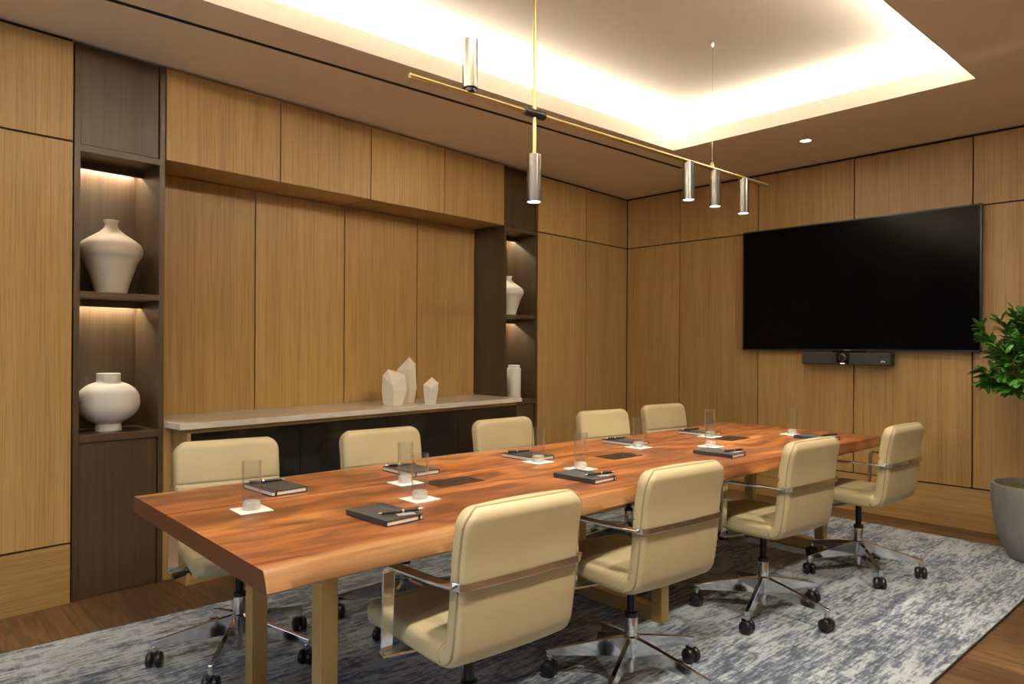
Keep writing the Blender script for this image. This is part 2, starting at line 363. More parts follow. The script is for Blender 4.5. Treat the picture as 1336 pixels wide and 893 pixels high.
# ------------------------------------------------------------------ the room shell
XB, YB = -7.3, -5.9        # the walls behind the photographer
floor = struct(obj('floor', bx(XB-.1, .3, YB-.1, .5, -.05, 0), FLOOR), 'dark oak plank floor')
def ceiling():
    bm = NB(); t = .012; g = .15
    # soffit round the tray
    for x0, x1, y0, y1 in ((XB-.1, CX0-t, YB-.1, .5), (CX1+t, .2, YB-.1, .5), (CX0-t, CX1+t, CY1+t, .5), (CX0-t, CX1+t, YB-.1, CY0-t)):
        box(bm, x0, x1, y0, y1, ZC, ZC+.02)
    # upstand lip and trough sides
    sof = bm; struct(obj('ceiling', sof, PAINT_BOUNCE), 'white lower ceiling round the tray, tinted with warm bounce light')
    bm = NB()
    for d, h in ((0, .105), (g, ZU-ZC)):
        b_ = ZC+.0003 if d == 0 else ZC+.02; box(bm, CX0-d-t, CX1+d+t, CY1+d, CY1+d+t, b_, ZC+h); box(bm, CX0-d-t, CX1+d+t, CY0-d-t, CY0-d, b_, ZC+h)
        box(bm, CX1+d, CX1+d+t, CY0-d, CY1+d, b_, ZC+h); box(bm, CX0-d-t, CX0-d, CY0-d, CY1+d, b_, ZC+h)
    box(bm, CX0-.3, CX1+.3, CY0-.3, CY1+.3, ZU, ZU+.03)
    return struct(obj('ceiling_tray', bm, PAINT_LIT), 'recessed ceiling tray glowing with hidden light')
ceiling()
# cabinet wall (out of square); its frame: x along the wall, y into the wall
G = .005
def wchild(name, bm, m, parent, **k): return obj(name, bm, m, parent, **k)
TH = .022
bm = NB(); box(bm, -7.6, .3, .40, .55, 0, 2.95)
for s0, s1 in ((-7.6, -4.925), (-1.400, 0.0)): box(bm, s0, s1, TH, .40, 0, ZC)
wall_left = struct(obj('wall_left', bm, BLACKGAP, rotz=ALPHA), 'oak panelled wall with built-in niche and shelves')
def panels(parent, cuts, z0, z1, d0, d1, m, name='panel'):
    for a, b in zip(cuts, cuts[1:]):
        o = obj(name, bx(a+G, b-G, d0, d1, z0+G, z1-G), m, parent); struct(o)
ZT = ZC-.016
for cuts in ([-6.93, -6.26, -5.59, -4.922], [-1.403, -.702, -.002]):
    panels(wall_left, cuts, ZB, ZS, 0, TH, OAK); panels(wall_left, cuts, ZS, ZT, 0, TH, OAK)
struct(obj('baseboard_left', bx(-7.5, -4.922-G, 0, TH, 0, ZB-G), OAKH, rotz=ALPHA), 'flush oak plinth')
struct(obj('baseboard_left', bx(-1.403+G, -.0, 0, TH, 0, ZB-G), OAKH, rotz=ALPHA), 'flush oak plinth')
NS0, NS1, ND = -4.492, -1.829, .335
panels(wall_left, (NS0, -3.799, -3.127, -2.460, NS1), .30, ZS, ND, ND+TH, OAK, 'niche_panel')
struct(obj('trim_1', bx(-4.495, -4.448, 0, TH, ZB, .81), OAK, rotz=ALPHA)); struct(obj('trim_2', bx(-4.495, -4.448, 0, TH, 0, ZB-G), OAK, rotz=ALPHA))
# television wall
bm = NB(); box(bm, TH, .25, YB, .5, 0, 2.95)
wall_far = struct(obj('wall_far', bm, BLACKGAP), 'oak panelled end wall')
ty = [YB, -5.39, -4.595, -3.80, -3.005, -2.211, -1.415, -.622, -.002]
for a, b in zip(ty, ty[1:]):
    for z0, z1 in ((ZB, ZS), (ZS, ZT)):
        bm2 = NB(); box(bm2, 0, TH, a+G, b-G, z0+G, z1-G)
        struct(obj('panel', bm2, OAK, wall_far))
bm = bx(YB, -.002, -TH, 0, 0, ZB-G)
struct(obj('baseboard_far', bm, OAKH, loc=(0, 0, 0), rotz=PI/2), 'flush oak plinth')
# walls behind the photographer
def wall_back():
    bm = NB(); y0, y1, z0, z1 = -4.5, -1.9, .55, 2.45
    box(bm, XB-.12, XB, YB-.1, y0, 0, 2.95); box(bm, XB-.12, XB, y1, .5, 0, 2.95); box(bm, XB-.12, XB, y0, y1, 0, z0); box(bm, XB-.12, XB, y0, y1, z1, 2.95)
    wb = struct(obj('wall_back', bm, PLASTER))
    bm = NB()
    for y in (y0, -3.2, y1): box(bm, XB-.08, XB-.03, y-.025, y+.025, z0, z1)
    for z in (z0, z1): box(bm, XB-.079, XB-.031, y0, y1, z-.025, z+.025)
    struct(obj('window_1', bm, BLACKMT))
wall_back()
struct(obj('wall_right', bx(XB-.1, .2, YB-.12, YB, 0, 2.95), PLASTER))

# ------------------------------------------------------------------ shelving towers, cabinets, sideboard
def tower(s0, s1, label, led):
    t = thing('shelving_unit', label, 'shelving', wl(s0, 0), ALPHA)
    W = s1-s0; st = .026; D = .37; BK = .31
    obj('side_panel', bx(0, st, 0, D, .0, ZT), DARKOAK, t); obj('side_panel', bx(W-st, W, 0, D, .0, ZT), DARKOAK, t)
    obj('back_panel', bx(st, W-st, BK, BK+.02, .77, 2.2), DARKOAK, t)
    obj('shelf', bx(st, W-st, 0, BK, 1.478, 1.507), DARKOAKH, t, bevel=.001)
    obj('shelf', bx(st, W-st, -.003, BK, .765, .802), DARKOAKH, t, bevel=.001)
    obj('top_rail', bx(st, W-st, 0, BK+.02, 2.19, 2.222), DARKOAKH, t)
    obj('door', bx(st+.003, W-st-.006, .008, .03, 2.226, ZT-.004), DARKOAK, t)
    obj('door', bx(st+.003, W-st-.006, .008, .03, .004, .762), DARKOAK, t)
    for z in (2.19, 1.478):
        obj('light_baffle', bx(st, W-st, .215, .235, z-.035, z), DARKOAKH, t)
        obj('light_strip', bx(st+.005, W-st-.005, .262, .276, z-.007, z-.001), LEDON, t)
        l = area('shelf_light', wl((s0+s1)/2, .272, z-.010), (0, 0, ALPHA), W-2*st-.02, .012, led, (1, .87, .66))
    return t
tower(-4.919, -4.494, 'dark smoked oak shelf tower with two round cream vases, beside the tall oak panels', 2.7)
tower(-1.826, -1.406, 'narrow dark oak shelf tower behind the countertop end, holding a white cylinder vase', 2.7)
# overhead cabinets over the niche
oc = (-4.491, -3.823, -3.156, -2.488, -1.829)
olab = ('oak overhead cabinet over the niche, first one beside the dark tower with the round vases',
        'oak overhead cabinet over the niche, second from the dark tower with the round vases',
        'oak overhead cabinet over the niche, third from the dark tower with the round vases',
        'oak overhead cabinet over the niche, last one before the tower with the cylinder vase')
for a, b, lb in zip(oc, oc[1:], olab):
    t = thing('overhead_cabinet', lb, 'cabinet', wl(a, 0, ZS), ALPHA, 'overhead cabinets')
    obj('body', bx(.002, b-a-.002, TH, .39, .0, ZT-ZS), OAKH, t)
    obj('door', bx(G*.8, b-a-G*.8, 0, TH-.002, .0, ZT-ZS), OAK, t)
def sideboard():
    t = thing('sideboard', 'low built-in sideboard with smoked black glass front and oak end panel', 'sideboard', wl(NS0, 0), ALPHA)
    L = NS1-NS0; F = -.165; x0 = .047
    obj('end_panel', bx(x0, x0+.022, F, .32, 0, .806), OAK, t)
    obj('end_panel', bx(L-.024, L-.002, F+.02, .32, 0, .806), DARKOAK, t)
    obj('body', bx(x0+.03, L-.03, F+.025, .32, .05, .80), BLACKGAP, t)
    obj('base_rail', bx(x0+.022, L-.024, F, F+.02, 0, .048), OAKH, t)
    obj('top_rail', bx(x0+.022, L-.024, F+.004, F+.02, .785, .806), BRONZE, t)
    n = 4; w_ = (L-.024-x0-.022)/n
    for i in range(n):
        a = x0+.022+i*w_
        obj('door', bx(a+.002, a+w_-.002, F, F+.018, .052, .781), BLACKGLASS, t)
sideboard()
ct = obj('countertop', bx(0, NS1-NS0-.002, -.20, ND-.002, .810, .842), QUARTZ, loc=wl(NS0+.001, 0), rotz=ALPHA, bevel=.002)
tag(ct, 'pale stone countertop running along the niche over the sideboard', 'countertop')

# ------------------------------------------------------------------ ceiling fittings
t = thing('linear_vent', 'long thin black slot vent in the lower ceiling', 'vent', (0, 0, 0))
obj('slot', bx(-7.0, -.655, -1.101, -1.073, ZC-.002, ZC+.001), BLACKGAP, t)
obj('frame', bx(-7.005, -.65, -1.073, -1.0705, ZC-.003, ZC+.001), PAINT_BOUNCE, t)
def downlight(x, y, label):
    t = thing('downlight', label, 'ceiling light', (x, y, ZC), 0)
    obj('trim_ring', lathe([(.036, 0), (.052, -.001), (.05, -.005), (.036, -.006), (.034, -.002), (.036, 0)], 32), PAINT_BOUNCE, t, True)
    obj('lens', lathe([(0, -.0035), (.035, -.0035), (.035, -.002), (0, -.002)], 32), LAMPON, t)
downlight(*DOWN[0], 'small round recessed downlight lit in the ceiling above the television')
for k, (x, y) in enumerate(DOWN[1:]):
    o = downlight(x, y, 'round recessed downlight in the ceiling behind the photographer')
for o in C.objects:
    if o.name.startswith('downlight') and o.type == 'EMPTY' and 'behind' in o['label']: o['group'] = 'downlights out of the picture'

def pendant():
    by, bz = -2.335, 2.235; x0, x1, xr, xw = -4.165, -1.57, -3.537, -2.175
    t = thing('pendant_light', 'long brass bar pendant with nickel cylinder lamps over the table', 'pendant light', (xr, by, ZU))
    def o(name, bm, m, par=t, **k):
        for v in bm.verts: v.co -= Vector((xr, by, ZU))
        return obj(name, bm, m, par, **k)
    o('ceiling_rose', lathe([(0, ZU), (.06, ZU), (.06, ZU-.025), (0, ZU-.025)], 32, cx=xr, cy=by), BRASS, smooth=True)
    o('hanging_rod', tube(NB(), [(xr, by, ZU-.02), (xr, by, bz)], .0085, 14), BRASS, smooth=True)
    o('bar', tube(NB(), [(x0, by, bz), (x1, by, bz)], .0105, 14), BRASS, smooth=True)
    o('joint_sleeve', tube(NB(), [(xr-.055, by, bz), (xr+.055, by, bz)], .019, 18), BLACKMT, smooth=True)
    o('drop_rod', tube(NB(), [(xr, by, bz), (xr, by, bz-.175)], .0085, 14), BRASS, smooth=True)
    o('hanging_wire', tube(NB(), [(xw, by, ZU-.03), (xw, by, bz+.02)], .0014, 6), SILVER)
    o('wire_grip', lathe([(.002, ZU), (.010, ZU-.002), (.010, ZU-.022), (.004, ZU-.04), (0, ZU-.04)], 16, cx=xw, cy=by), SILVER, smooth=True)
    o('wire_grip', lathe([(.003, bz+.035), (.006, bz+.03), (.011, bz+.008), (0, bz+.005)], 16, cx=xw, cy=by), BRASS, smooth=True)
    def lamp(x, ztop, up=False):
        r = .0305; L = .20; zb = ztop-L
        if up:
            zb = ztop; ztop = zb+L
            bm = lathe([(0, zb), (.02, zb), (.02, zb+.012), (r, zb+.012), (r, ztop), (r-.003, ztop), (r-.003, ztop-.02), (0, ztop-.02)], 36, cx=x, cy=by)
        else:
            bm = lathe([(0, ztop), (r, ztop), (r, zb), (r-.003, zb), (r-.003, zb+.010), (0, zb+.010)], 36, cx=x, cy=by)
        c = o('lamp_cylinder', bm, GUN, smooth=True)
        if not up:
            o('lens', lathe([(0, zb+.003), (r-.0035, zb+.003), (r-.0035, zb+.008), (0, zb+.008)], 28, cx=x, cy=by), LAMPON, c)
            spot('pendant_beam', (x, by, zb-.005), 32, (1, .86, .66), 1.35, .6, .025)
        else:
            o('cap', lathe([(0, zb-.004), (.022, zb-.004), (.022, zb+.012), (0, zb+.012)], 28, cx=x, cy=by), BLACKMT, c)
    lamp(xr, bz-.175)
    lamp(-3.885, bz+.010, True)
    for x in (-2.40, -2.145, -1.845): lamp(x, bz-.005)
pendant()

# ------------------------------------------------------------------ television and video bar
def tv():
    y0, y1, z0, z1 = -3.072, -1.306, 1.226, 2.232
    t = thing('television', 'large black wall-mounted television, switched off', 'television', (-.01, (y0+y1)/2, z0))
    def o(name, bm, m, par=t, **k):
        for v in bm.verts: v.co -= Vector((-.01, (y0+y1)/2, z0))
        return obj(name, bm, m, par, **k)
    o('housing', bx(-.052, -.0, y0+.008, y1-.008, z0+.008, z1-.008), BLACKPL, bevel=.004)
    o('wall_mount', bx(-.001, .008, y0+.5, y1-.5, z0+.3, z1-.3), BLACKMT)
    bm = NB(); q = .009
    box(bm, -.060, -.045, y0, y1, z0, z0+q*1.4); box(bm, -.060, -.045, y0, y1, z1-q, z1); box(bm, -.060, -.045, y0, y0+q, z0, z1); box(bm, -.060, -.045, y1-q, y1, z0, z1)
    o('bezel', bm, plain('tv_bezel', (.035, .034, .034), .3, .6))
    o('screen', bx(-.056, -.05, y0+q, y1-q, z0+q, z1-q), SCREEN)
    o('maker_mark', bx(-.0612, -.060, -2.21, -2.16, z0+.003, z0+.008), plain('grey_print', (.25, .25, .25), .5))
tv()
def videobar():
    y0, y1, z0, z1 = -2.515, -1.847, 1.120, 1.212
    t = thing('video_bar', 'black video conference bar with central camera mounted under the television', 'video bar', (-.03, (y0+y1)/2, z0))
    def o(name, bm, m, par=t, **k):
        for v in bm.verts: v.co -= Vector((-.03, (y0+y1)/2, z0))
        return obj(name, bm, m, par, **k)
    o('body', bx(-.10, -.02, y0, y1, z0, z1), plain('speaker_mesh', (.022, .021, .021), .6), bevel=.008, seg=3)
    o('bracket', bx(-.025, .0, -2.3, -2.06, z0+.02, z1+.012), BLACKMT)
    yc = -2.17
    o('camera_housing', bx(-.106, -.05, yc-.05, yc+.05, z0+.012, z1-.002), plain('camera_gloss', (.006, .006, .006), .12), bevel=.003)
    bm = lathe([(.0, .0), (.026, .0), (.030, .002), (.030, .010), (.022, .012), (.019, .008), (0, .006)], 32)
    for v in bm.verts: v.co = Vector((-.106-v.co.z, yc+v.co.x, z0+.055+v.co.y))
    c = o('camera_lens', bm, plain('lens_ring', (.09, .09, .095), .25, .8), smooth=True)
    bm = lathe([(0, 0), (.018, 0), (.014, .006), (0, .009)], 28)
    for v in bm.verts: v.co = Vector((-.112-v.co.z, yc+v.co.x, z0+.055+v.co.y))
    o('glass', bm, plain('lens_glass', (.01, .012, .016), .05), c, smooth=True)
    o('status_light', bx(-.1075, -.104, yc-.016, yc+.016, z0+.006, z0+.013), plain('status_light_on', (.8, .3, .3), .4, emit=(1, .45, .42), es=1.5))
    # small white maker's mark, four tiny letter strokes
    bm = NB(); y = -2.475
    for k, (h0, h1) in enumerate(((-.005, .007), (0, .007), (0, .011), (-.005, .007))):
        box(bm, -.1012, -.099, y+k*.0075-.0000, y+k*.0075+.0055, z0+.026+h0, z0+.026+h1)
    o('maker_mark', bm, plain('white_print', (.8, .8, .8), .5))
videobar()

# ------------------------------------------------------------------ rug
bm = bx(-5.4, -.365, -3.595, -1.035, 0, .010)
rug = thing('area_rug', 'large distressed blue grey and cream rug under the table', 'rug', (-2.9, -2.3, 0))
bm = bx(-3.6, 2.535, -1.295, 1.265, .0005, .011)
obj('pile', bm, RUG, rug, bevel=.003)
bm = NB()
for a in ((-3.604, 2.539, -1.299, -1.294), (-3.604, 2.539, 1.264, 1.269), (-3.604, -3.599, -1.299, 1.269), (2.534, 2.539, -1.299, 1.269)): box(bm, *a, .0005, .0095)
obj('edge_binding', bm, RUGEDGE, rug)
RZ = .011

# ------------------------------------------------------------------ conference table
TX0, TX1, TYN, TYF, TZ, TT = -4.96, -1.29, -2.92, -1.885, .74, .053
TCX, TCY = (TX0+TX1)/2, (TYN+TYF)/2
def table():
    t = thing('conference_table', 'long live-edge walnut conference table on bronze legs', 'table', (TCX, TCY, RZ))
    def o(name, bm, m, par=t, **k):
        for v in bm.verts: v.co -= Vector((TCX, TCY, RZ))
        return obj(name, bm, m, par, **k)
    # slab: cross-sections along x with live edges that wander
    near = [(-4.96, -2.945), (-4.4, -2.94), (-3.93, -2.895), (-3.4, -2.872), (-2.84, -2.875), (-2.2, -2.90), (-1.29, -2.888)]
    far = [(-4.96, -1.896), (-4.18, -1.878), (-3.72, -1.848), (-2.81, -1.895), (-2.25, -1.945), (-1.29, -1.884)]
    def interp(tab, x):
        for (a, ya), (b, yb) in zip(tab, tab[1:]):
            if x <= b:
                u = (x-a)/(b-a); u = u*u*(3-2*u); return ya+(yb-ya)*u
        return tab[-1][1]
    bm = NB(); rings = []; n = 150
    for i in range(n+1):
        x = TX0+(TX1-TX0)*i/n
        wob = lambda k, a: a*noise.noise(Vector((x*1.7, k*7.3, 1.1)))+a*.4*noise.noise(Vector((x*6, k*3.1, 5)))
        yn = interp(near, x)+wob(1, .008); yf = interp(far, x)+wob(2, .008)
        en = .012+abs(wob(3, .024)); ef = .010+abs(wob(4, .015)); mz = TZ-TT*.45+wob(5, .010)
        ring = [(yn, TZ), (yn-en*.16, TZ-.004), (yn-en*.62, mz), (yn-en, TZ-TT+.006), (yn-en+.004, TZ-TT),
                (yf+ef-.004, TZ-TT), (yf+ef, TZ-TT+.006), (yf+ef*.7, mz), (yf+ef*.16, TZ-.004), (yf, TZ)]
        jy = -2.235+.012*math.sin(x*1.9)
        ring += [(jy+.003+(yf-jy)*q, TZ) for q in (.66, .33, 0)]
        jd = .004
        ring += [(jy+.0025, TZ-jd), (jy-.0025, TZ-jd)] + [(jy-.003+(yn-jy)*q, TZ) for q in (0, .33, .66)]
        rings.append([bm.verts.new((x, y, z)) for y, z in ring])
    m = len(rings[0])
    for A, B in zip(rings, rings[1:]):
        for k in range(m): bm.faces.new((A[k], B[k], B[(k+1) % m], A[(k+1) % m])).material_index = 1 if k in (12, 13, 14) else 0
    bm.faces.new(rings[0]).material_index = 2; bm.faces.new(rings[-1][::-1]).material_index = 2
    o('table_top', bm, [WALNUT, plain('dark_joint', (.035, .014, .006), .6), ENDGRAIN_SHADED], smooth=True, angle=50)
    for x in (-4.615, -2.965, -1.312):
        lw = .056; y0, y1 = (-2.575, -2.075) if x < -2 else (-2.555, -2.09)
        f = o('leg_frame', bx(x-.028, x+.028, y0-.028, y1+.028, TZ-TT-.03, TZ-TT), BRONZE)
        for y in (y0, y1): o('leg', bx(x-.028, x+.028, y-.028, y+.028, RZ, TZ-TT-.03), BRONZE, f, bevel=.002)
        o('floor_rail', bx(x-.027, x+.027, y0+.028, y1-.028, RZ, RZ+.065), BRONZE, f, bevel=.002)
    for x in (-3.995, -3.03, -2.05):
        h = o('power_hatch', bx(x-.10, x+.10, -2.446, -2.326, TZ-.01, TZ+.0022), plain('dark_bronze_hatch', (.035, .022, .014), .35, .5), bevel=.001)
        bm = NB(); box(bm, x-.088, x+.088, -2.390, -2.386, TZ+.0021, TZ+.0032)
        o('slot', bm, BLACKGAP, h)
table()

# ------------------------------------------------------------------ chairs
def smooth_path(pts, step=.0045):
    pts = [Vector((0, y, z)) for y, z in pts]; out = []
    P = [pts[0]*2-pts[1]]+pts+[pts[-1]*2-pts[-2]]
    for i in range(1, len(P)-2):
        n = max(2, int((P[i+1]-P[i]).length/step))
        for k in range(n):
            u = k/n; a, b, c, d = P[i-1], P[i], P[i+1], P[i+2]
            out.append(.5*((2*b)+(-a+c)*u+(2*a-5*b+4*c-d)*u*u+(-a+3*b-3*c+d)*u**3))
    out.append(pts[-1]); return out
def cushion(pts, W, T, R0, R1, seams=(), flip=1, crown=.008, endround=(True, True)):
    path = smooth_path(pts); s = [0]
    for a, b in zip(path, path[1:]): s.append(s[-1]+(b-a).length)
    L = s[-1]; bm = NB(); rings = []; pip = []
    def corner(e, R): return 0 if (R <= 0 or e >= R) else R-math.sqrt(max(0, R*R-(R-e)**2))
    idx = list(range(len(path)))
    for i in idx:
        p = path[i]; tn = (path[min(i+1, len(path)-1)]-path[max(i-1, 0)]).normalized()
        nn = Vector((0, tn.z, -tn.y))*flip          # towards the sitter
        e0, e1 = s[i], L-s[i]
        hw = W/2-corner(e0+.004, R0)-corner(e1+.004, R1); tt = T/2
        for e, on in ((e0, endround[0]), (e1, endround[1])):
            if on and e < tt: hw = hw; tt = min(tt, max(.25*T/2, math.sqrt(max(0, (T/2)**2-(T/2-e)**2))))
        dip = sum(.008*math.exp(-((s[i]-q*L)/.0045)**2) for q in seams)
        r = min(tt*.85, .020); ring = []
        for cx, cn, a0 in ((1, 1, 0), (-1, 1, 90), (-1, -1, 180), (1, -1, 270)):
            for k in range(5):
                a = math.radians(a0+k*22.5); ring.append((cx*(hw-r)+r*math.cos(a), cn*(tt-r)+r*math.sin(a)))
            nx = {0: -1, 90: None, 180: 1, 270: None}[a0]
            if nx:
                for q in (.66, .33, 0, -.33, -.66): ring.append((-nx*(hw-r)*q, cn*tt))
        vs = []
        for x, q in ring:
            cr = crown*(1-min(1, abs(x)/hw)**2)
            if q > 0: q2 = q+cr*min(1, q/tt)-dip*(1 if abs(x) < hw-.004 else .3)
            else: q2 = q-cr*.5*min(1, -q/tt)
            vs.append(bm.verts.new(p+nn*q2+Vector((x, 0, 0))))
        rings.append(vs); pip.append((p-nn*(tt*.55), hw))
    for A, B in zip(rings, rings[1:]):
        m = len(A)
        for k in range(m): bm.faces.new((A[k], A[(k+1) % m], B[(k+1) % m], B[k]))
    bm.faces.new(rings[0]); bm.faces.new(rings[-1][::-1])
    return bm, pip
SEATP = [(.262, .418), (.235, .430), (.12, .436), (0, .432), (-.10, .430), (-.150, .431)]
BACKP = [(-.152, .430), (-.175, .437), (-.192, .458), (-.203, .52), (-.212, .60), (-.220, .70), (-.236, .79), (-.246, .832)]
def make_chair():
    t = thing('office_chair', '', 'chair')
    W = .420; T = .062
    bm, _ = cushion(SEATP, W, T, .055, 0, seams=(.14,), endround=(True, False)); obj('seat', bm, LEATHER, t, True, angle=60)
    bm, pip = cushion(BACKP, W, T-.004, 0, .062, seams=(.60,), crown=.010, endround=(False, True)); back = obj('backrest', bm, LEATHER, t, True, angle=60)
    pts = [Vector((-h-.0005, p.y, p.z)) for p, h in pip] + [Vector((h+.0005, p.y, p.z)) for p, h in reversed(pip)]
    obj('piping', tube(NB(), pts, .0028, 6), PIPING, back, True)
    # chrome band round the back, with the arms
    zb = .634; hw = W/2+.005; yb = -.212-.031-.008
    bm = NB(); strip(bm, [(-hw-.003, yb+.03, zb), (-hw+.004, yb+.008, zb), (-hw+.02, yb, zb), (0, yb-.004, zb), (hw-.02, yb, zb), (hw-.004, yb+.008, zb), (hw+.003, yb+.03, zb)], (0, 0, 1), .021, .009)
    obj('back_band', bm, CHROME, t, bevel=.0015)
    for sx in (-1, 1):
        bm = NB(); xa = .248
        pth = [(sx*hw, yb+.02, zb), (sx*(hw+.012), yb+.07, zb), (sx*xa, .02, zb)]
        pth += [(sx*xa, .02+.022*math.sin(a), zb-.022+.022*math.cos(a)) for a in (PI/6, PI/3, PI/2)]
        pth += [(sx*xa, .046, .50), (sx*xa, .050, .405), (sx*xa, .048, .385)]
        strip(bm, pth, (1, 0, 0), .036, .008)
        strip(bm, [(sx*(xa+.018), .046, .386), (sx*.18, .03, .386), (sx*.05, 0, .388)], (0, 1, 0), .036, .008)
        obj('armrest', bm, CHROME, t, bevel=.0015)
    obj('seat_mechanism', bx(-.075, .075, -.11, .09, .376, .402), BLACKPL, t, bevel=.006)
    bm = tube(NB(), [(.05, .045, .388), (.19, .055, .380), (.215, .057, .378)], .005, 8); tube(bm, [(.205, .057, .379), (.25, .060, .372)], [.010, .013], 12)
    obj('height_lever', bm, BLACKPL, t, True)
    bm = NB(); lathe([(0, .24), (.0155, .24), (.0155, .38), (0, .38)], 20, bm, 0, 0)
    obj('gas_column', bm, BLACKMT, t, True)
    bm = lathe([(0, .035), (.013, .035), (.014, .085), (.026, .085), (.030, .10), (.030, .165), (.024, .17), (.024, .235), (.022, .245), (.0155, .247), (0, .247)], 28)
    obj('base_hub', bm, CHROME, t, True)
    obj('collar', lathe([(.016, .238), (.0255, .238), (.0255, .254), (.016, .258)], 24), BLACKPL, t, True)
    for k in range(5):
        a = 2*PI*k/5
        bm = NB(); secs = []
        for r, zt, zb_, w_ in ((.018, .166, .090, .026), (.10, .150, .088, .024), (.24, .117, .082, .021), (.315, .098, .078, .019)):
            secs.append([bm.verts.new((r, y, z)) for y, z in ((-w_/2, zb_), (w_/2, zb_), (w_/2*.8, zt), (-w_/2*.8, zt))])
        for A, B in zip(secs, secs[1:]):
            for q in range(4): bm.faces.new((A[q], A[(q+1) % 4], B[(q+1) % 4], B[q]))
        bm.faces.new(secs[0]); bm.faces.new(secs[-1][::-1])
        lathe([(0, .080), (.012, .080), (.012, .062), (0, .062)], 14, bm, .303, 0)
        leg = obj('leg', bm, CHROME, t, rotz=a, bevel=.002)
        bm = NB(); sw = 1.1+k*1.7
        prof = [(0, -.0125), (.020, -.0125), (.0265, -.009), (.029, -.003), (.029, .003), (.0265, .009), (.020, .0125), (0, .0125)]
        for off in (-.0165, .0165):
            b2 = lathe(prof, 22)
            for v in b2.verts: v.co = Vector((v.co.x, v.co.z+off, v.co.y+.029))
            me = bpy.data.meshes.new('tmp'); b2.to_mesh(me); b2.free(); bm.from_mesh(me); bpy.data.meshes.remove(me)
        # hood over the wheels and stem
        b2 = NB(); box(b2, -.010, .024, -.006, .006, .022, .058)
        me = bpy.data.meshes.new('tmp'); b2.to_mesh(me); b2.free(); bm.from_mesh(me); bpy.data.meshes.remove(me)
        tube(bm, [(.0, 0, .05), (.0, 0, .066)], .006, 10, 1)
        for off in (-.0295, .0295):
            tube(bm, [(0, off*.99, .029), (0, off*1.03, .029)], .009, 14, 0)
        obj('caster', bm, [BLACKPL, CHROME], leg, True, loc=(.303, 0, 0), rotz=sw)
    return t
proto = make_chair()
chairs = [
    # x, y, turn, base turn, lift, label
    (-4.305, -2.87, -2, 20, 'cream leather office chair seen from behind, nearest, back hiding part of the table edge', 'n'),
    (-3.515, -2.845, -4, 60, 'cream office chair seen from behind, second from the nearest of the near row', 'n'),
    (-2.505, -2.825, -3, 52, 'cream office chair seen from behind, third along, before the chair by the plant', 'n'),
    (-1.53, -2.865, -2, 5, 'cream office chair at the table end closest to the potted tree', 'n'),
    (-4.52, -1.675, 171, 15, 'cream office chair facing the camera, in front of the sideboard end panel', 'f'),
    (-3.785, -1.75, 176.5, 1, 'cream office chair facing the camera, before the middle of the black sideboard front', 'f'),
    (-2.985, -1.755, 180, 31, 'cream office chair facing the camera, below the white cylinder vase', 'f'),
    (-2.175, -1.765, 173.5, 10, 'cream office chair facing the camera, before the oak wall beside the tower', 'f'),
    (-1.485, -1.735, 174.5, 43, 'cream office chair facing the camera, nearest the room corner', 'f'),
]
for i, (x, y, r, br, lab, row) in enumerate(chairs):
    c = proto if i == 0 else copy_tree(proto)
    c.location = (x, y, RZ); c.rotation_euler = (0, 0, math.radians(r)); c['label'] = lab; c['group'] = 'chairs round the conference table'
    lift = 0
    k = 0
    for ch in c.children:
        nm = ch.name.split('.')[0]
        if nm == 'leg': ch.rotation_euler = (0, 0, math.radians(br-r)+2*PI*k/5); k += 1
        elif nm not in ('base_hub', 'collar'): ch.location = (0, 0, lift)

# ------------------------------------------------------------------ things on the table
ZTAB = TZ+.0006
def make_glass():
    t = thing('drinking_glass', '', 'glass')
    H, r = .150, .0285
    obj('tumbler', lathe([(.023, .024), (r-.0025, .027), (r-.0018, .06), (r-.0016, H-.001), (r-.0008, H), (r, H-.001), (r-.0002, .06), (r-.0012, .004), (r-.004, .0005), (0, .0005)], 40), GLASS, t, True)
    obj('thick_base', lathe([(0, .001), (r-.006, .001), (r-.003, .005), (r-.0022, .022), (r-.005, .026), (.012, .0235), (0, .0225)], 40), BASEGLASS, t, True)
    return t
def make_coaster():
    bm = bx(-.05, .05, -.05, .05, 0, .0022); return obj('coaster', bm, PAPER, bevel=.0006)
def make_notebook():
    t = thing('notebook', '', 'notebook'); w_, h = .132, .205
    obj('pages', bx(-w_/2+.003, w_/2-.003, -h/2+.003, h/2-.003, .0022, .0145), PAGES, t)
    bm = NB(); box(bm, -w_/2, w_/2, -h/2, h/2, 0, .0022); box(bm, -w_/2, w_/2, -h/2, h/2, .0145, .0170); box(bm, -w_/2, -w_/2+.0025, -h/2, h/2, .002, .0155)
    obj('cover', bm, COVER, t, bevel=.0006)
    bm = NB(); x = w_/2-.016
    box(bm, x-.003, x+.003, -h/2-.0007, h/2+.0007, -.0, .0003); box(bm, x-.003, x+.003, -h/2-.0007, h/2+.0007, .0170, .0178)
    box(bm, x-.003, x+.003, -h/2-.0009, -h/2, 0, .0178); box(bm, x-.003, x+.003, h/2, h/2+.0009, 0, .0178)
    obj('elastic_band', bm, BLACKPL, t)
    return t
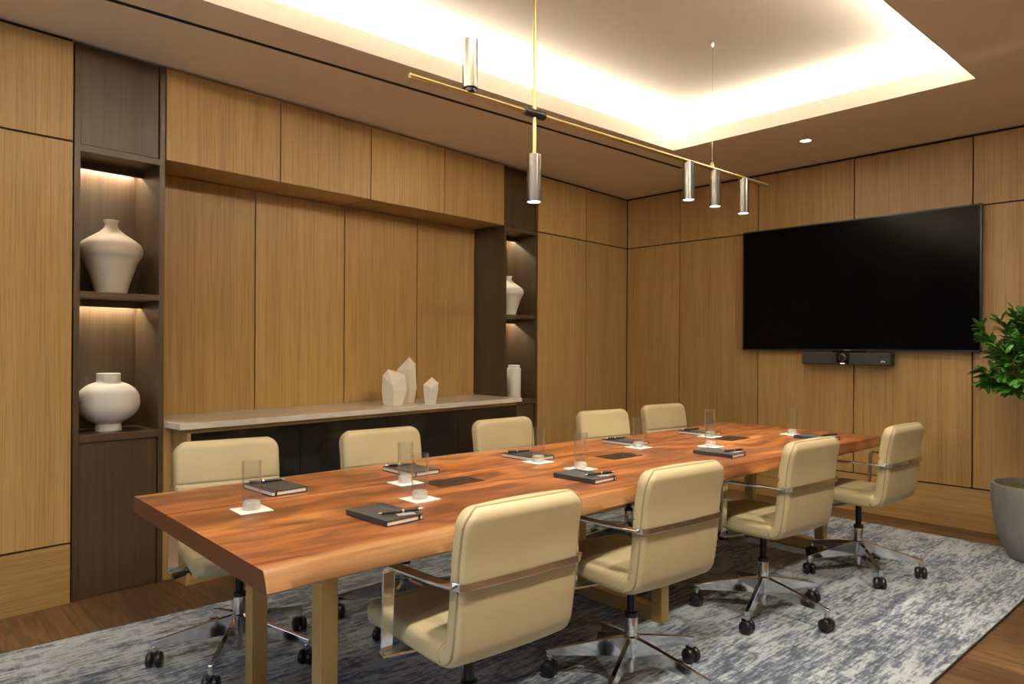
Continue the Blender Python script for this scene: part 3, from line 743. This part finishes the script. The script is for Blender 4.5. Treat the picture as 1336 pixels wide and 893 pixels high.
def make_pen():
    t = thing('pen', '', 'pen')
    bm = tube(NB(), [(-.058, 0, .0052), (-.02, 0, .0052), (.03, 0, .0052), (.055, 0, .0052)], [.0042, .0052, .0052, .0048], 14); obj('barrel', bm, BLACKPL, t, True)
    bm = tube(NB(), [(-.071, 0, .0052), (-.058, 0, .0052)], [.0008, .0040], 12); obj('tip', bm, SILVER, t, True)
    bm = tube(NB(), [(.004, 0, .0052), (.010, 0, .0052)], .0057, 14); tube(bm, [(.055, 0, .0052), (.068, 0, .0052)], [.0049, .0035], 12); obj('cap_rings', bm, SILVER, t, True)
    obj('clip', bx(.012, .058, -.0014, .0014, .0100, .0118), SILVER, t)
    return t
def make_card():
    return obj('name_card', bx(-.0275, .0275, -.019, .019, 0, .0022), CARD, bevel=.0005)
pg, pc, pn, pp, pk = make_glass(), make_coaster(), make_notebook(), make_pen(), make_card()
# seat by seat: glass x,y ; notebook x,y,turn ; where
seats = [
    ('n', (-4.265, -2.556), (-4.485, -2.690, 4), 'nearest place, before the nearest chair'),
    ('n', (-3.430, -2.511), (-3.572, -2.662, 3), 'second near place, behind the nearest chair'),
    ('n', (-2.430, -2.493), (-2.628, -2.667, 2), 'third near place, behind the second near chair'),
    ('n', (-1.611, -2.520), (-1.695, -2.705, 2), 'near place by the potted tree end'),
    ('f', (-4.745, -2.346), (-4.560, -2.096, 184), 'table corner place before the sideboard end chair'),
    ('f', (-4.146, -2.291), (-4.000, -2.110, 182), 'place before the sideboard middle chair'),
    ('f', (-3.440, -2.269), (-3.390, -2.150, 183), 'place before the chair below the cylinder vase'),
    ('f', (-2.736, -2.272), (-2.670, -2.130, 182), 'place before the chair by the oak wall'),
    ('f', (-2.075, -2.264), (-2.020, -2.160, 182), 'place before the chair nearest the corner'),
]
for i, (row, g, n, where) in enumerate(seats):
    first = i == 0
    co = pc if first else copy_tree(pc); co.location = (g[0], g[1], ZTAB); co.rotation_euler = (0, 0, math.radians(random.Random(i).uniform(-3, 3)))
    tag(co, 'square white paper coaster, ' + where, 'coaster', 'coasters on the table')
    gl = pg if first else copy_tree(pg); gl.location = (g[0], g[1], ZTAB+.0023); tag(gl, 'tall clear glass, ' + where, 'glass', 'drinking glasses on the table')
    nb = pn if first else copy_tree(pn); nb.location = (n[0], n[1], ZTAB); nb.rotation_euler = (0, 0, math.radians(n[2])); tag(nb, 'closed black notebook, ' + where, 'notebook', 'notebooks on the table')
    R = Matrix.Rotation(math.radians(n[2]), 3, 'Z')
    def on(dx, dy): return Vector((n[0], n[1], 0))+R @ Vector((dx, dy, 0))
    k = pk if first else copy_tree(pk); q = on(.020, -.072); k.location = (q.x, q.y, ZTAB+.0180); k.rotation_euler = (0, 0, math.radians(n[2]-16)); tag(k, 'small grey card under the pen, ' + where, 'card', 'grey cards on the notebooks')
    pe = pp if first else copy_tree(pp); q = on(.012, -.062 if row == 'n' else -.05); pe.location = (q.x, q.y, ZTAB+.0205); pe.rotation_euler = (0, 0, math.radians(n[2]-16)); tag(pe, 'black pen lying on the notebook, ' + where, 'pen', 'pens on the notebooks')

# ------------------------------------------------------------------ vases and sculptures
def smooth_prof(pts, n=8):
    out = []; P = [pts[0]]+list(pts)+[pts[-1]]
    for i in range(1, len(P)-2):
        for k in range(n):
            u = k/n; a, b, c, d = [Vector(q) for q in P[i-1:i+3]]
            v = .5*((2*b)+(-a+c)*u+(2*a-5*b+4*c-d)*u*u+(-a+3*b-3*c+d)*u**3); out.append((max(0, v.x), v.y))
    out.append(tuple(pts[-1])); return out
def vase(s, d, z, prof, m, label, scale=1.0):
    o = obj('vase', lathe([(r*scale, h*scale) for r, h in prof], 56), m, None, True, loc=wl(s, d, z), angle=40)
    tag(o, label, 'vase'); return o
shoulder = [(0, 0), (.071, 0)] + smooth_prof([(.073, .002), (.088, .06), (.106, .115), (.128, .175), (.146, .205), (.150, .232), (.138, .262), (.10, .292), (.062, .318), (.040, .338), (.030, .355), (.030, .370), (.037, .386)]) + [(.034, .387), (.026, .372), (.025, .35), (0, .34)]
roundp = [(0, 0), (.062, 0)] + smooth_prof([(.062, .002), (.060, .035)]) + smooth_prof([(.064, .040), (.105, .065), (.138, .105), (.147, .150), (.135, .198), (.100, .232), (.060, .250), (.056, .253)]) + [(.0555, .262), (.0555, .294), (.051, .296), (.049, .29), (.049, .25), (0, .24)]
vase(-4.70, .155, 1.5075, shoulder, CERAMIC, 'cream shouldered vase with tapering foot on upper shelf of the dark tower')
vase(-4.712, .145, .8025, roundp, WHITECER, 'squat round off-white vase with short straight neck on the lower shelf')
vase(-1.634, .125, 1.5075, shoulder, WHITECER, 'white shouldered vase half hidden in the narrow far shelf tower', .85)
vase(-1.60, .09, .8025, [(0, 0), (.056, 0), (.058, .003), (.058, .258), (.054, .265), (.046, .267), (.046, .275), (.050, .277), (.050, .285), (.046, .287), (.042, .285), (.042, .23), (0, .22)], WHITECER, 'straight white cylinder vase behind the countertop end')
def crystal(name, s, d, base, mid, top, peak, label, turn=0):
    """faceted block: pentagonal rings base, mid, top, closed by a slanting ridge"""
    bm = NB(); R = []
    for ring, z in (base, mid, top):
        R.append([bm.verts.new((x, y, z if not isinstance(z, list) else z[i])) for i, (x, y) in enumerate(ring)])
    n = len(R[0])
    for A, B in zip(R, R[1:]):
        for k in range(n):
            bm.faces.new((A[k], A[(k+1) % n], B[(k+1) % n])); bm.faces.new((A[k], B[(k+1) % n], B[k]))
    pk = bm.verts.new(peak)
    for k in range(n): bm.faces.new((R[-1][k], R[-1][(k+1) % n], pk))
    bm.faces.new(R[0][::-1])
    bmesh.ops.dissolve_limit(bm, angle_limit=.02, verts=bm.verts, edges=bm.edges)
    o = obj('crystal_sculpture', bm, CREAM, None, loc=wl(s, d, .8422), rotz=ALPHA+turn)
    tag(o, label, 'sculpture', 'faceted sculptures on the countertop'); return o
# camera looks along +s and +d; rings run counter-clockwise from the corner facing the room
crystal('a', -2.985, -.02, ([(-.035, -.06), (.04, -.06), (.06, 0), (.03, .05), (-.05, .03)], 0), ([(-.04, -.07), (.07, -.07), (.085, 0), (.04, .06), (-.065, .03)], .10), ([(-.045, -.065), (.07, -.055), (.08, 0), (.035, .05), (-.065, .02)], [.135, .205, .215, .22, .20]), (-.035, .0, .245), 'low faceted cream stone block standing beside the tallest one on the countertop')
crystal('b', -2.775, .09, ([(-.02, -.055), (.035, -.055), (.055, 0), (.02, .05), (-.05, .02)], 0), ([(-.02, -.07), (.05, -.065), (.075, 0), (.03, .06), (-.07, .02)], .10), ([(-.02, -.06), (.05, -.05), (.07, 0), (.03, .05), (-.06, .02)], [.235, .275, .27, .27, .235]), (.035, .0, .325), 'tallest faceted cream stone sculpture, between the two smaller ones')
crystal('c', -2.735, -.12, ([(-.015, -.03), (.035, -.03), (.04, 0), (.01, .03), (-.03, .01)], 0), ([(-.025, -.045), (.05, -.04), (.06, 0), (.02, .04), (-.045, .01)], .10), ([(-.025, -.04), (.055, -.035), (.06, 0), (.02, .035), (-.045, .01)], [.115, .145, .15, .15, .135]), (.025, .0, .185), 'smallest faceted cream stone sculpture, nearest the cylinder vase')

# ------------------------------------------------------------------ potted tree
def tree():
    px, py = -.52, -3.50
    t = thing('potted_tree', 'small leafy green tree in a grey concrete tapered pot', 'plant', (px, py, RZ))
    prof = [(0, 0), (.155, 0), (.168, .012)] + smooth_prof([(.17, .015), (.205, .10), (.232, .20), (.246, .30), (.252, .39), (.252, .43)]) + [(.250, .438), (.232, .438), (.228, .43), (.222, .38), (0, .37)]
    obj('pot', lathe(prof, 64), CONCRETE, t, True)
    rnd = random.Random(4)
    bm = NB(); n = 22; rings = []
    for i in range(n+1):
        r = .228*i/n; cnt = 1 if i == 0 else 40
        rings.append([bm.verts.new((r*math.cos(2*PI*k/40), r*math.sin(2*PI*k/40), .395+.028*(1-(r/.228)**2)+.018*noise.noise(Vector((r*math.cos(2*PI*k/40)*22, r*math.sin(2*PI*k/40)*22, 3))))) for k in range(cnt)])
    for A, B in zip(rings, rings[1:]):
        for k in range(40):
            q = list(dict.fromkeys([A[k % len(A)], A[(k+1) % 40 % len(A)], B[(k+1) % 40], B[k]]))
            bm.faces.new(q)
    obj('moss', bm, MOSS, t, True)
    cz = 1.17
    trunk = [(0, 0, .38), (.012, .006, .60), (.004, .012, .85), (-.006, .004, 1.02)]
    bm = tube(NB(), trunk, [.020, .017, .015, .012], 10)
    tips = []
    for i in range(60):
        th = rnd.uniform(0, 2*PI); ph = rnd.uniform(-.55, 1.4); R = rnd.uniform(.26, .38)
        e = Vector((R*math.cos(th)*math.cos(ph), R*math.sin(th)*math.cos(ph), rnd.uniform(.26, .32)*math.sin(ph)-.02))+Vector((0, 0, cz))
        s0 = Vector((-.004, .006, rnd.uniform(.88, 1.03))); mid = (s0+e)/2+Vector((rnd.uniform(-.03, .03), rnd.uniform(-.03, .03), rnd.uniform(-.01, .04)))
        tube(bm, [s0, mid, e], [.006, .004, .002], 5); tips.append((s0, mid, e))
    obj('trunk', bm, BARK, t, True)
    bm = NB()
    def leaf(p, d, up, L, wd):
        d = d.normalized(); sd = d.cross(up)
        if sd.length < .1: sd = d.cross(Vector((1, 0, 0)))
        sd.normalize(); nn = sd.cross(d)
        pr = [(0, .06), (.2, .62), (.45, 1), (.72, .85), (.92, .42), (1, .02)]
        L_, M_, R_ = [], [], []
        for u, ww in pr:
            c = p+d*(L*u)-nn*(L*.18*u*u)
            L_.append(bm.verts.new(c-sd*(wd*ww)+nn*(wd*.25*ww))); M_.append(bm.verts.new(c)); R_.append(bm.verts.new(c+sd*(wd*ww)+nn*(wd*.25*ww)))
        for k in range(len(pr)-1):
            bm.faces.new((L_[k], M_[k], M_[k+1], L_[k+1])); bm.faces.new((M_[k], R_[k], R_[k+1], M_[k+1]))
    for s0, mid, e in tips:
        for k in range(40):
            u = rnd.uniform(.45, 1.05); p = s0.lerp(mid, min(1, u*2)) if u < .5 else mid.lerp(e, (u-.5)*2)
            out = (e-Vector((0, 0, cz-.05))).normalized()
            d = out*.8+Vector((rnd.uniform(-1, 1), rnd.uniform(-1, 1), rnd.uniform(-.6, .8)))*.8
            leaf(p, d, Vector((rnd.uniform(-.4, .4), rnd.uniform(-.4, .4), 1)).normalized(), rnd.uniform(.05, .085), rnd.uniform(.012, .019))
    obj('foliage', bm, LEAF, t, True, angle=180)
tree()
